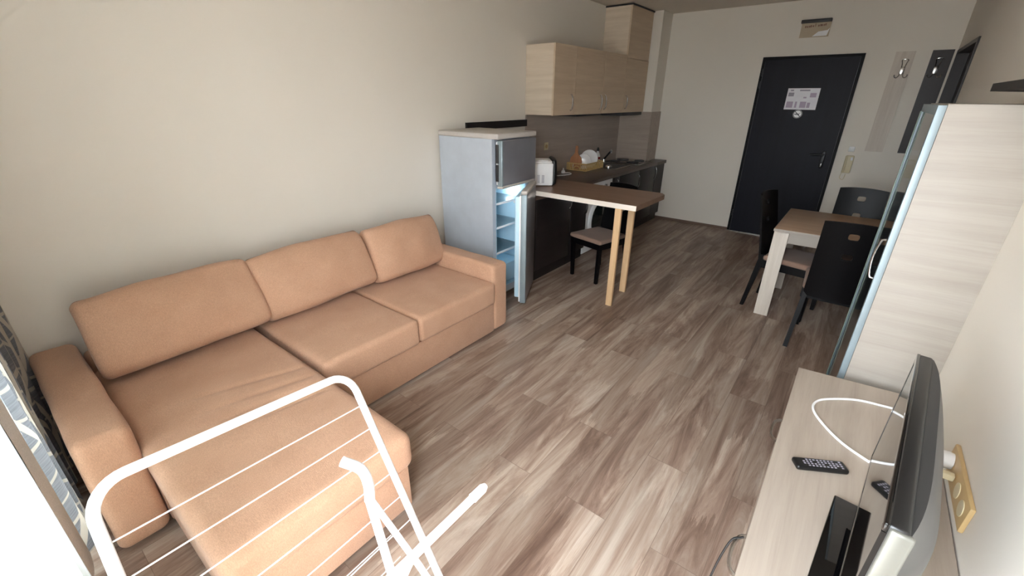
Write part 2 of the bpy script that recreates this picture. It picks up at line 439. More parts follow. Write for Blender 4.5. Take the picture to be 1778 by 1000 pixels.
# bathroom door on the right wall
d2 = struct('door_2', MB().box(W+.07, W+.11, 4.84, 5.94, 0, 2.02), M['dark_z'])
struct('door_frame', MB().box(W-.012, W+.12, 4.80, 4.84, 0, 2.05).box(W-.012, W+.12, 5.94, 5.98, 0, 2.05).box(W-.012, W+.12, 4.84, 5.94, 2.02, 2.05), M['dark_z'], d2)
struct('door_handle', MB().tube([(W+.07, 4.92, 1.0), (W+.03, 4.92, 1.0), (W+.03, 5.03, 1.0)], .009), M['chrome'], d2)

# splashback
struct('trim_2', MB().box(0, .012, 3.795, 5.99, .84, 1.47), M['splash'])
struct('trim_3', MB().box(.012, .45, 5.988, 6.0, .84, 1.47).box(.45, .462, 5.988, D, .84, 1.47), M['splash_x'])

# things on the far wall and the door
t = thing('notice_sheet', 'white printed notice sheet taped on the black entrance door', 'notice', (2.09, D-.016, 1.52))
MB().box(1.93, 2.245, D-.016, D-.013, 1.525, 1.75).build('sheet', M['paper'], t)
mb = MB()
for i, (x0, x1, z0, z1) in enumerate([(1.96, 1.99, 1.72, 1.735), (2.05, 2.15, 1.72, 1.735), (1.945, 2.00, 1.665, 1.705)]):
    MB().box(x0, x1, D-.0175, D-.0158, z0, z1).build('heading_print', M['printgrey'], t)
mb = MB()
for x0, x1, z0, z1 in [(1.945, 2.01, 1.545, 1.61), (2.03, 2.05, 1.545, 1.61), (2.08, 2.14, 1.545, 1.61), (2.15, 2.18, 1.545, 1.60), (2.10, 2.13, 1.645, 1.66), (2.16, 2.22, 1.655, 1.70)]:
    MB().box(x0, x1, D-.0175, D-.0158, z0, z1).build('picture_print', M['printmauve'], t)
t = thing('no_smoking_sticker', 'round white no smoking sticker below the notice on the black door', 'sticker', (2.08, D-.016, 1.43))
my = Matrix.Translation((2.083, D-.013, 1.477)) @ Matrix.Rotation(R_(90), 4, 'X')
MB().lathe([(.046, 0), (.046, .003)], mx=my, n=32).build('disc', M['white'], t)
MB().tube(arc((2.083, D-.017, 1.477), (1, 0, 0), (0, 0, 1), .041, 0, 2*PI, 32)[:-1], .003, 6, True).tube([(2.055, D-.017, 1.503), (2.111, D-.017, 1.451)], .0035, 6).build('ring_and_bar', M['black'], t)
MB().box(2.052, 2.10, D-.018, D-.016, 1.471, 1.481).tube([(2.098, D-.017, 1.484), (2.112, D-.017, 1.492)], .002, 6).build('cigarette', M['darkgrey'], t)

t = thing('exit_light', 'clear emergency light plate with dark top bar and white arrow above the door', 'emergency light', (2.05, D-.03, 2.25))
MB().box(1.905, 2.185, D-.06, D, 2.392, 2.425, .006).build('housing', M['darkgrey'], t)
MB().box(1.915, 2.185, D-.034, D-.028, 2.255, 2.392).build('plate', M['signclear'], t)
mb = MB()
for i, x in enumerate([1.95, 1.968, 1.986, 2.0, 2.02, 2.07, 2.088, 2.1, 2.118, 2.132]):
    MB().box(x, x+.012, D-.0365, D-.0342, 2.348+.0012*i, 2.348+.0012*i+(.016 if i % 3 else .02)).build('print_mark', M['printred'], t)
MB().box(2.042, 2.048, D-.0365, D-.0342, 2.355, 2.385).build('print_mark', M['printred'], t)
MB().prism([(x, D-.0345, z) for x, z in ((2.035, 2.262), (2.085, 2.306), (2.165, 2.315), (2.183, 2.335), (2.168, 2.264))], (0, -.004, 0)).build('arrow_mark', M['white'], t)

t = thing('light_switch', 'small white light switch beside the black entrance door', 'switch', (2.69, D-.01, 1.09))
MB().box(2.66, 2.715, D-.012, D, 1.10, 1.155, .006).build('plate', M['white'], t)
MB().box(2.672, 2.703, D-.017, D-.012, 1.112, 1.143, .003).build('rocker', M['white'], t)
t = thing('intercom_phone', 'cream wall intercom handset right of the black entrance door', 'intercom', (2.69, D-.02, .86))
MB().box(2.655, 2.735, D-.03, D, .87, 1.06, .01).build('body', M['cream'], t)
MB().tube(catmull([(2.664, D-.04, .88), (2.668, D-.062, .93), (2.668, D-.064, 1.0), (2.664, D-.042, 1.05)], 5), .011, 10).build('handset', M['cream'], t)
MB().box(2.705, 2.728, D-.036, D-.03, 1.01, 1.045, .003).build('button', M['white'], t)
MB().tube(catmull([(2.665, D-.045, .885), (2.655, D-.05, .82), (2.69, D-.045, .80), (2.70, D-.03, .86)], 6), .003, 6).build('cord', M['cream'], t)

# hanger panels
def hanger(x0, x1, m, label, hooksx):
    t = thing('coat_hook_panel', label, 'coat rack', ((x0+x1)/2, 6.09, 1.135))
    MB().box(x0, x1, 6.082, 6.1, 1.135, 2.065).build('panel', m, t)
    h = MB().box(hooksx-.018, hooksx+.018, 6.072, 6.082, 1.86, 1.93, .004).build('hook_plate', M['chrome'], t)
    MB().tube(catmull([(hooksx-.012, 6.072, 1.925), (hooksx-.016, 6.05, 1.96), (hooksx-.022, 6.03, 1.99), (hooksx+.022, 6.03, 1.99), (hooksx+.016, 6.05, 1.96), (hooksx+.012, 6.072, 1.925)], 4), .004, 8).build('upper_hook', M['chrome'], h)
    for s in (-1, 1):
        MB().tube(catmull([(hooksx+s*.01, 6.074, 1.865), (hooksx+s*.025, 6.055, 1.835), (hooksx+s*.045, 6.04, 1.84), (hooksx+s*.05, 6.035, 1.86)], 5), [.004]*15+[.007], 8).build('lower_hook', M['chrome'], h)
hanger(2.805, 2.955, M['oak_z'], 'pale oak wall panel with a chrome coat hook, nearer the entrance door', 2.895)
hanger(3.075, 3.228, M['dark_z'], 'dark brown wall panel with a chrome coat hook', 3.14)

# ------------------------------------------------------------------ sofa
def wr(q, amp, sc=4.0, st=(1, 1, 1)):
    v = Vector((q[0]*sc*st[0], q[1]*sc*st[1], q[2]*sc*st[2]))
    return noise.noise(v)*amp
SA = M['sofa']
t = thing('corner_sofa', 'tan fabric corner sofa with chaise standing along the left wall', 'sofa', (.85, 1.1, 0))
MB().box(.02, .965, .12, 2.15, .03, .26, .012).box(.90, 1.665, .125, .785, .03, .26, .012).build('base', SA, t)
def armfn(q): return (wr(q, .004, 6), wr(q+Vector((9, 0, 0)), .004, 6), wr(q+Vector((0, 9, 0)), .005, 5))
for y0, y1, x0, x1 in ((-.05, .115, .03, .975), (2.145, 2.31, .03, .965)):
    MB().soft(((x1-x0)/2, (y1-y0)/2, .26), .035, 22, armfn, Matrix.Translation(((x0+x1)/2, (y0+y1)/2, .285))).build('armrest', SA, t)
MB().soft((.045, 1.01, .22), .03, 20, None, Matrix.Translation((.07, 1.13, .26))).build('backrest', SA, t)
def seatfn(h, seed, crown=.012):
    def f(q):
        if q.z > 0:
            u, v = q.x/h[0], q.y/h[1]
            return (0, 0, crown*(1-u*u)*(1-v*v)+wr(q+Vector((seed, 0, 0)), .004, 5))
        return (0, 0, 0)
    return f
h = (.42, .305, .085); MB().soft(h, .032, 26, seatfn(h, 1), Matrix.Translation((.575, 1.135, .343))).build('seat_cushion', SA, t)
h = (.42, .352, .085); MB().soft(h, .032, 26, seatfn(h, 5), Matrix.Translation((.57, 1.795, .343))).build('seat_cushion', SA, t)
h = (.77, .345, .085)
def chaisefn(q):
    if q.z > 0:
        u, v = q.x/h[0], q.y/h[1]; e = (1-u*u)*(1-v*v)
        # fine creases that run out from where the seats meet
        x, y = q.x+.90, q.y+.46
        cr = 0
        for k, (x0, sl, ph) in enumerate([(1.02, .22, 0), (1.10, .17, 1), (1.16, .12, 2.2), (.92, .30, 3)]):
            dl = (x-(x0-sl*(0.8-y)*1.0))/.016
            cr += .008*math.exp(-dl*dl)*max(0, min(1, (y-.25)/.3))*max(0, min(1, (.81-y)/.1))
        return (0, 0, .014*e+wr(q, .005, 4)-cr)
    return (0, 0, 0)
MB().soft(h, .045, 130, chaisefn, Matrix.Translation((.925, .458, .343))).build('chaise_cushion', SA, t)
def backc(y0, y1, tilt, xc, zc, hh, seed, rzz, label, dz=0):
    hx, hy, hz = .085, (y1-y0)/2, hh
    def f(q):
        u, v = q.y/hy, q.z/hz
        e = (1-abs(u)**2.4)*(1-abs(v)**2.4)
        pinch = abs(u)**4*abs(v)**4
        s = 1 if q.x > 0 else -1
        return (s*(.05*e-.012-.03*pinch)+wr(q+Vector((seed, 0, 0)), .012, 6), -.0*u+wr(q+Vector((0, seed, 3)), .008, 5), wr(q+Vector((seed, 2, 0)), .012, 4)+.01*(1-u*u)*v)
    mx = Matrix.Translation((xc, (y0+y1)/2, zc)) @ Matrix.Rotation(rzz, 4, 'X') @ Matrix.Rotation(-tilt, 4, 'Y')
    b = MB().soft((hx, hy, hz), .034, 30, f, None)
    o = b.build('back_cushion', SA, None)
    o.data.transform(mx)
    o.data.transform(Matrix.Translation((-xc, -(y0+y1)/2, -(.43))))
    o.location = (xc, (y0+y1)/2, .43)
    tag(o, label, 'cushion', 'loose back cushions on the sofa'); return o
backc(.135, .865, R_(30), .305, .625, .185, 11, R_(1), 'long tan back cushion at the curtain end of the sofa')
backc(.855, 1.575, R_(28), .305, .625, .185, 23, R_(2), 'tan back cushion in the middle of the sofa')
backc(1.58, 2.19, R_(20), .33, .625, .185, 37, R_(0), 'tan back cushion at the fridge end of the sofa')

# ------------------------------------------------------------------ fridge
t = thing('refrigerator', 'silver two door refrigerator with both doors ajar beside the sofa', 'refrigerator', (.32, 2.81, 0))
FX0, FX1, FY0, FY1 = .03, .60, 2.57, 3.05
MB().box(FX0, FX1, FY0, FY0+.04, .04, 1.345).box(FX0, FX1, FY1-.04, FY1, .04, 1.345).box(FX0, FX0+.04, FY0+.04, FY1-.04, .04, 1.345)\
    .box(FX0+.04, FX1-.005, FY0+.04, FY1-.04, .04, .10).box(FX0+.04, FX1-.005, FY0+.04, FY1-.04, .975, 1.03).box(FX0+.04, FX1-.005, FY0+.04, FY1-.04, 1.31, 1.345).build('cabinet', M['fridge'], t)
lab(MB().box(FX0-.005, FX1+.065, FY0-.008, FY1+.008, 1.345, 1.385, .01, 3).build('top_panel', M['fridgetop'], t), 'warm grey top panel')
lab(MB().box(FX0+.041, FX0+.05, FY0+.04, FY1-.04, .10, .975).box(FX0+.05, FX1-.003, FY0+.041, FY0+.05, .10, .975).box(FX0+.05, FX1-.003, FY1-.05, FY1-.041, .10, .975)
    .box(FX0+.05, FX1-.003, FY0+.05, FY1-.05, .965, .974).box(FX0+.05, FX1-.003, FY0+.05, FY1-.05, .101, .11).box(FX0+.05, .25, FY0+.05, FY1-.05, .11, .28).build('liner', M['fridgein'], t), 'pale blue inner liner')
for z in (.42, .64, .84):
    sh = MB().box(.09, .575, FY0+.052, FY1-.052, z, z+.006).build('shelf', M['clear'], t)
    MB().box(.575, .588, FY0+.052, FY1-.052, z-.006, z+.012, .003).build('shelf_trim', M['white'], sh)
MB().box(.12, .57, FY0+.06, FY1-.06, .115, .29, .01).build('vegetable_drawer', M['fridgein'], t)
MB().lathe([(.018, 0), (.02, .01), (.012, .02)], (0, 0, 0), mx=Matrix.Translation((.5, FY1-.052, .80)) @ Matrix.Rotation(R_(90), 4, 'X')).build('lamp_knob', M['white'], t)
fl = bpy.data.lights.new('fridge_fill_light', 'POINT'); fl.energy = .22; fl.color = (.8, .93, 1); fl.shadow_soft_size = .02  # point light added to brighten the fridge interior
flo = bpy.data.objects.new('fridge_fill_light', fl); COL.objects.link(flo); flo.location = (.46, 2.95, .90)
# doors are flat groups of parts: a skin mesh carries the inner gasket and grips
def fridge_door(name, z0, z1, ang, label):
    L = FY1-FY0
    mx = Matrix.Translation((FX1+.008, FY1, 0)) @ Matrix.Rotation(ang, 4, 'Z')
    b = MB().box(.016, .058, -L, 0, z0, z1, .008, 3); b.bm.transform(mx)
    d = b.build(name, M['fridgedoor'], t); lab(d, label)
    b = MB().box(0, .016, -L+.002, -.008, z0+.008, z1-.008, .003); b.bm.transform(mx); b.build('gasket', M['white'], d)
    b = MB().box(.012, .060, -L-.003, -L+.02, z0-.002, z1+.002, .008, 3); b.bm.transform(mx); lab(b.build('edge_trim', M['alu'], d), 'pale aluminium edge strip')
    return d, mx
d, mx = fridge_door('freezer_door', 1.005, 1.338, R_(3.5), 'small grey upper freezer door')
b = MB().box(.002, .030, -.4855, -.478, 1.04, 1.165, .0025).box(.002, .030, -.4855, -.478, 1.175, 1.31, .0025); b.bm.transform(mx); lab(b.build('grip_recess', M['darkgrey'], d), 'dark grip recess')
b = MB().box(.012, .062, -.485, -.02, .985, 1.006, .008, 3); b.bm.transform(mx); b.build('lower_trim', M['fridgetop'], d)
d, mx = fridge_door('fridge_door', .045, .955, R_(27), 'tall grey lower door swung open')
b = MB().box(-.045, .0, -.43, -.06, .07, .93, .01); b.bm.transform(mx); lab(b.build('door_liner', M['fridgein'], d), 'pale blue door liner')
b = MB().box(.010, .062, -.485, -.002, .955, .985, .01, 3); b.bm.transform(mx); lab(b.build('upper_trim', M['fridgetop'], d), 'warm grey top grip')
MB().tube([(FX1+.03, FY1-.02, .93), (FX1+.03, FY1-.02, 1.0)], .008).box(FX1-.01, FX1+.05, FY1-.045, FY1-.005, .968, .978, .003).build('hinge', M['chrome'], t)
for y in (FY0+.05, FY1-.05):
    for x in (FX0+.06, FX1-.05):
        MB().lathe([(.018, 0), (.018, .045)], (x, y, 0), 12).build('foot', M['black'], t)

o = MB().box(0, .022, 2.915, 3.80, 1.365, 1.428).build('wall_strip', M['dark']); tag(o, 'dark wenge strip fixed on the wall behind the refrigerator', 'wall strip'); recenter(o)

# ------------------------------------------------------------------ kitchen: base units, worktop, washing machine
def handle(p0, p1, out, m, parent, r=.005):
    p0, p1, out = Vector(p0), Vector(p1), Vector(out)
    pts = [p0]+[p0.lerp(p1, .5+.5*math.sin((a-.5)*PI)*.96)+out*math.cos((a-.5)*PI)**.7 for a in [i/10 for i in range(1, 10)]]+[p1]
    return MB().tube(pts, r, 8, flat=1.4).build('handle', m, parent)
def base_unit(y0, y1, label, doors):
    t = thing('base_cabinet', label, 'cabinet', (.3, (y0+y1)/2, 0), group='dark kitchen base units')
    MB().box(.02, .598, y0+.001, y1-.001, .10, .795).build('carcass', M['dark'], t)
    MB().box(.05, .585, y0+.001, y1-.001, 0, .10).build('plinth', M['dark'], t)
    for a, b_, hy, hz0, hz1 in doors:
        d = MB().box(.599, .618, a+.0015, b_-.0015, .112, .79, .002).build('door', M['dark'], t)
        if hy: handle((.618, hy, hz0), (.618, hy, hz1), (.026, 0, 0), M['chrome'], d)
    return t
base_unit(3.10, 3.765, 'dark base cabinet under the peninsula board beside the refrigerator', [(3.105, 3.16, 0, 0, 0), (3.16, 3.763, 3.73, .62, .76)])
base_unit(3.767, 4.095, 'narrow dark base cabinet left of the washing machine', [(3.769, 4.093, 4.06, .50, .64)])
base_unit(4.715, 4.86, 'slim dark base cabinet right of the washing machine', [(4.717, 4.858, 4.79, .62, .76)])
base_unit(4.862, 5.44, 'dark base cabinet under the sink', [(4.864, 5.438, 5.405, .59, .74)])
base_unit(5.442, 5.985, 'dark base cabinet under the hob at the far end', [(5.444, 5.983, 5.955, .63, .78)])
t = thing('filler_panel', 'dark filler panel closing the base units by the far wall', 'panel', (.5, 6.15, 0))
MB().box(.47, .618, 5.987, 6.30, .10, .795).build('panel', M['dark'], t); MB().box(.47, .585, 5.987, 6.30, 0, .10).build('plinth', M['dark'], t)

t = thing('washing_machine', 'white front loading washing machine built in under the worktop', 'washing machine', (.3, 4.405, 0))
MB().box(.03, .575, 4.10, 4.71, .012, .79, .01).build('body', M['white'], t)
MB().box(.575, .60, 4.105, 4.705, .66, .788, .006).build('control_panel', M['white'], t)
MB().box(.575, .592, 4.105, 4.705, .02, .655, .006).build('front_panel', M['white'], t)
my = Matrix.Translation((.592, 4.42, .37)) @ Matrix.Rotation(R_(90), 4, 'Y')
d = MB().lathe([(.225, 0), (.225, .012), (.205, .03), (.165, .028), (.165, .0)], mx=my, n=40).build('door_ring', M['white'], t)
MB().lathe([(.20, 0), (.19, .035), (.10, .05), (.01, .054)], mx=my, n=36).build('door_glass', M['darkglass'], d)
MB().lathe([(.026, 0), (.024, .02), (.016, .022)], mx=Matrix.Translation((.60, 4.53, .725)) @ Matrix.Rotation(R_(90), 4, 'Y'), n=20).build('dial', M['chrome'], t)
MB().box(.60, .603, 4.14, 4.28, .69, .76).build('drawer_front', M['white'], t)
for y in (4.14, 4.66):
    for x in (.08, .54): MB().lathe([(.02, 0), (.02, .014)], (x, y, 0), 12).build('foot', M['grey'], t)

o = MB().box(.013, .635, 3.105, 5.985, .80, .84, .003).box(.463, .635, 5.985, D-.001, .80, .84).build('worktop', M['counter']); tag(o, 'dark brown laminate kitchen worktop along the left wall', 'worktop'); recenter(o)

t = thing('peninsula_table', 'brown board laid as a breakfast bar on two raw pine legs', 'breakfast bar', (.8, 3.44, 0))
MB().prism([(.014, 3.135, .8425), (1.552, 3.135, .8425), (1.562, 3.70, .8425), (1.52, 3.755, .8425), (.014, 3.755, .8425)], (0, 0, .04)).build('board', M['board'], t)
MB().box(.30, 1.5525, 3.1315, 3.1348, .8425, .8825).build('front_edge', M['rawedge'], t)
lab(MB().box(1.380, 1.432, 3.137, 3.165, 0, .842, .002).build('leg', M['pine'], t), 'near pine leg')
lab(MB().box(1.345, 1.40, 3.48, 3.51, 0, .842, .002).build('leg', M['pine'], t), 'rear pine leg')
MB().box(1.375, 1.437, 3.165, 3.20, .822, .842).build('bracket', M['chrome'], t)

# upper units
def upper(y0, y1, z0, z1, hy, label, side=False, depth=.336):
    t = thing('wall_cabinet', label, 'cabinet', (depth/2, (y0+y1)/2, z0), group='pale wall cabinets above the worktop')
    MB().box(.002, depth-.019, y0+.001, y1-.001, z0, z1).build('carcass', M['cabside'], t)
    d = MB().box(depth-.018, depth, y0+.0008, y1-.0008, z0-.003, z1).build('door', M['cab'], t)
    handle((depth, hy, z0+.04), (depth, hy, z0+.19), (.028, 0, 0), M['chrome'], d)
upper(3.79, 4.185, 1.475, 2.095, 4.105, 'pale wall cabinet at the near end of the kitchen row')
upper(4.187, 4.787, 1.475, 2.095, 4.735, 'wide pale wall cabinet, second from the near end')
upper(4.789, 5.34, 1.475, 2.095, 4.842, 'pale wall cabinet left of the hood cabinet')
upper(5.345, 5.985, 1.475, 2.066, 5.40, 'pale cooker hood cabinet at the far end of the row')
t = thing('cooker_hood', 'dark slim cooker hood under the far wall cabinet', 'cooker hood', (.17, 5.66, 1.43))
MB().box(.014, .325, 5.36, 5.975, 1.432, 1.470, .004).build('body', M['darkgrey'], t)
MB().box(.04, .30, 5.39, 5.94, 1.426, 1.432).build('filter', M['steel'], t)
o = MB().box(.02, .30, 4.30, 4.86, 1.452, 1.470, .003).build('under_cabinet_light', M['darkgrey']); tag(o, 'slim dark light bar under the middle wall cabinets', 'light'); recenter(o)
t = thing('hood_casing', 'tall pale boxed casing above the hood cabinet up to the ceiling', 'casing', (.17, 5.66, 2.07))
MB().box(.002, .316, 5.35, 5.975, 2.098, 2.60).build('side_panels', M['cabside'], t)
MB().box(.317, .336, 5.35, 5.975, 2.07, 2.60).build('front_panel', M['cab'], t)
lab(MB().box(.0, .345, 5.342, 5.983, 2.60, 2.615).build('top_strip', M['darkgrey'], t), 'dark strip at the ceiling')

# sink, tap, hob
t = thing('kitchen_sink', 'stainless steel sink set into the dark worktop', 'sink', (.33, 5.23, .84))
MB().box(.15, .50, 4.99, 5.015, .8402, .846).box(.15, .50, 5.405, 5.43, .8402, .846).box(.15, .175, 5.015, 5.405, .8402, .846).box(.47, .50, 5.015, 5.405, .8402, .846).build('rim', M['steel'], t)
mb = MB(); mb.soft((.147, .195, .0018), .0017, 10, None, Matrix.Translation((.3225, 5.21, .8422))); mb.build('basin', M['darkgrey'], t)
MB().lathe([(.04, 0), (.042, .012), (.036, .026), (.015, .032)], (.36, 5.06, .8445), 20).build('basin_highlight', M['chrome'], t)  # raised chrome dome put in place of a highlight on the basin wall
t = thing('kitchen_tap', 'black kitchen tap with chrome tip leaning over the sink', 'tap', (.09, 5.46, .84))
MB().lathe([(.022, 0), (.02, .03), (.016, .05)], (.09, 5.46, .8405), 20).build('base', M['chrome'], t)
MB().tube([(.09, 5.46, .885), (.13, 5.45, .93), (.20, 5.42, 1.0)], [.013, .012, .012], 12).build('spout', M['black'], t)
MB().tube([(.20, 5.42, 1.0), (.21, 5.416, 1.01)], .016, 12).tube([(.207, 5.417, 1.01), (.207, 5.417, .98)], .012, 12).build('nozzle', M['chrome'], t)
t = thing('hob', 'black glass hob with steel frame on the worktop by the pillar', 'hob', (.3, 5.72, .84))
MB().box(.06, .57, 5.49, 5.965, .8402, .852, .003).build('frame', M['steel'], t)
MB().box(.075, .555, 5.505, 5.95, .852, .857, .002).build('glass', M['gloss'], t)
for x, y, r in ((.19, 5.60, .065), (.43, 5.61, .08), (.19, 5.84, .08), (.43, 5.84, .065)):
    MB().lathe([(r, 0), (r, .008), (r*.9, .010)], (x, y, .857), 24).build('burner', M['darkgrey'], t)
# dish rack and things in it
t = thing('dish_rack', 'tan plastic dish drying rack on the dark worktop', 'dish rack', (.17, 5.0, .84))
RX0, RX1, RY0, RY1 = .03, .29, 4.62, 5.04
mb = MB().box(RX0, RX1, RY0, RY1, .840, .848, .003).tube([(RX0, RY0, .92), (RX1, RY0, .92), (RX1, RY1, .92), (RX0, RY1, .92)], .007, 8, True)
mb.build('tray', M['tan'], t)
mb = MB()
for k in range(15):
    x = RX0+(RX1-RX0)*k/14
    if 4 < k < 10: continue
    for y in (RY0, RY1): mb.box(x-.004, x+.004, y-.003, y+.003, .846, .918)
for k in range(17):
    y = RY0+(RY1-RY0)*k/16
    for x in (RX0, RX1): mb.box(x-.003, x+.003, y-.005, y+.005, .846, .918)
mb.tube(arc((.165, RY0, .85), (1, 0, 0), (0, 0, 1), .045, 0, PI, 12), .006, 6)
mb.build('slatted_side', M['tan'], t)
for k in range(8):
    y = RY0+.05+k*.045
    for x in (.08, .22): MB().tube([(x, y, .848), (x, y+.01, .905)], .003, 6).build('plate_peg', M['white'], t)
def platex(r, loc, tilt, label):
    mx = Matrix.Translation(loc) @ Matrix.Rotation(R_(24), 4, 'Z') @ Matrix.Rotation(tilt, 4, 'X')
    o = MB().lathe([(.02, .004), (r*.55, 0), (r*.62, .006), (r*.97, .018), (r, .021), (r*.96, .023), (r*.6, .010), (.02, .009)], n=36).build('dinner_plate', M['plate'])
    o.data.transform(Matrix.Translation((0, 0, -.01))); o.matrix_world = mx; WM[o.name] = mx
    tag(o, label, 'plate', 'plates standing in the dish rack')
platex(.088, (.17, 4.77, .932), R_(80), 'smaller white plate upright in the dish rack, beside the chopping board')
platex(.105, (.16, 4.92, .950), R_(80), 'larger white plate upright in the dish rack, farther from the chopping board')
t = thing('chopping_board', 'brown wooden paddle chopping board standing in the dish rack', 'chopping board', (.14, 4.74, .85))
mx = Matrix.Translation((.105, 4.685, .853)) @ Matrix.Rotation(R_(10), 4, 'Z') @ Matrix.Rotation(R_(-4), 4, 'X')
pl = [(.075*math.cos(a), 0, .085+.085*math.sin(a)*.98) for a in [R_(-62)+R_(304-0)*i/24*0.0+R_(-62)*0 for i in range(0)]]
prof = [(-.055, 0), (.055, 0), (.072, .03), (.075, .08), (.065, .125), (.035, .155), (.018, .18), (.016, .25), (.010, .262), (-.010, .262), (-.016, .25), (-.018, .18), (-.035, .155), (-.065, .125), (-.075, .08), (-.072, .03)]
MB().prism([(x, 0, z) for x, z in prof], (0, .014, 0), mx).build('paddle', M['boardwood'], t)
t = thing('detergent_bottle', 'white dish soap bottle with dark cap behind the dish rack', 'bottle', (.07, 5.31, .8405))
MB().lathe([(.03, 0), (.036, .01), (.036, .09), (.03, .12), (.014, .15), (.012, .165)], (.07, 5.31, .8405), 20).build('bottle', M['white'], t)
MB().lathe([(.016, 0), (.016, .02), (.009, .045)], (.07, 5.31, 1.003), 16).build('cap', M['black'], t)
lab(MB().lathe([(.0365, 0), (.0365, .03)], (.07, 5.31, .90), 20).build('label_band', M['red'], t), 'red band')
o = MB().tube(catmull([(.16, 5.10, .852), (.17, 5.12, .90), (.14, 5.16, .94), (.10, 5.15, .90), (.09, 5.10, .848)], 5), .008, 8).build('sponge_holder', M['black']); tag(o, 'small black wire holder beside the soap bottle', 'holder'); recenter(o)

# white appliance on the board
A0 = Vector((.465, 3.276, .8825)); ang = math.atan2(3.399-3.276, .612-.465)
t = thing('bread_maker', 'white box shaped countertop appliance with vent slots and black front', 'kitchen appliance', tuple(A0), ang)
def LB(mb, name, m, parent): return mb.build(name, m, parent, world=False)
wd = .20
LB(MB().box(-.07, wd, 0, .27, .006, .205, .012, 3), 'body', M['white'], t)
LB(MB().box(-.06, wd-.01, .012, .255, .205, .222, .008, 3).box(-.03, wd-.045, .04, .2, .222, .228, .004), 'lid', M['white'], t)
mb = MB()
for c in range(3):
    for k in range(7): mb.box(.012+c*.042, .036+c*.042, -.0015, .001, .032+k*.0105, .037+k*.0105)
LB(mb, 'vent_slots', M['printgrey'], t)
mb = MB(); mb.soft((.022, .145, .115), .021, 14, lambda q: (.012*(1-(q.y/.15)**2)-.01*(q.z/.12)**2, 0, 0), Matrix.Translation((wd+.012, .15, .122))); LB(mb, 'front_panel', M['black'], t)
for x, y in ((.0, .02), (wd-.02, .02), (.0, .24), (wd-.02, .24)): LB(MB().lathe([(.01, 0), (.01, .007)], (x, y, 0), 10), 'foot', M['black'], t)
o = MB().tube(catmull([(.52, 3.50, .886), (.45, 3.30, .886), (.44, 3.22, .886), (.38, 3.16, .886), (.30, 3.15, .886)], 6), .004, 8).build('power_cord', M['white'], t)
t = thing('wall_socket', 'cream double socket on the grey splashback above the white appliance', 'socket', (.012, 4.17, 1.10))
MB().box(.012, .022, 4.13, 4.21, 1.10, 1.18, .004).build('plate', M['cream'], t)
MB().lathe([(.02, 0), (.02, .003)], mx=Matrix.Translation((.022, 4.17, 1.14)) @ Matrix.Rotation(R_(90), 4, 'Y'), n=20).build('socket_well', M['yellow'], t)
t = thing('power_plug', 'white plug and cord lying on the worktop left of dish rack', 'plug', (.13, 4.35, .84))
MB().lathe([(.022, 0), (.024, .01), (.018, .03), (.008, .035), (.007, .055)], (.14, 4.36, .842), 16).build('plug', M['white'], t)
MB().tube(catmull([(.14, 4.36, .846), (.20, 4.40, .845), (.26, 4.33, .845), (.24, 4.20, .845), (.16, 4.08, .845)], 6), .004, 8).build('cord', M['white'], t)

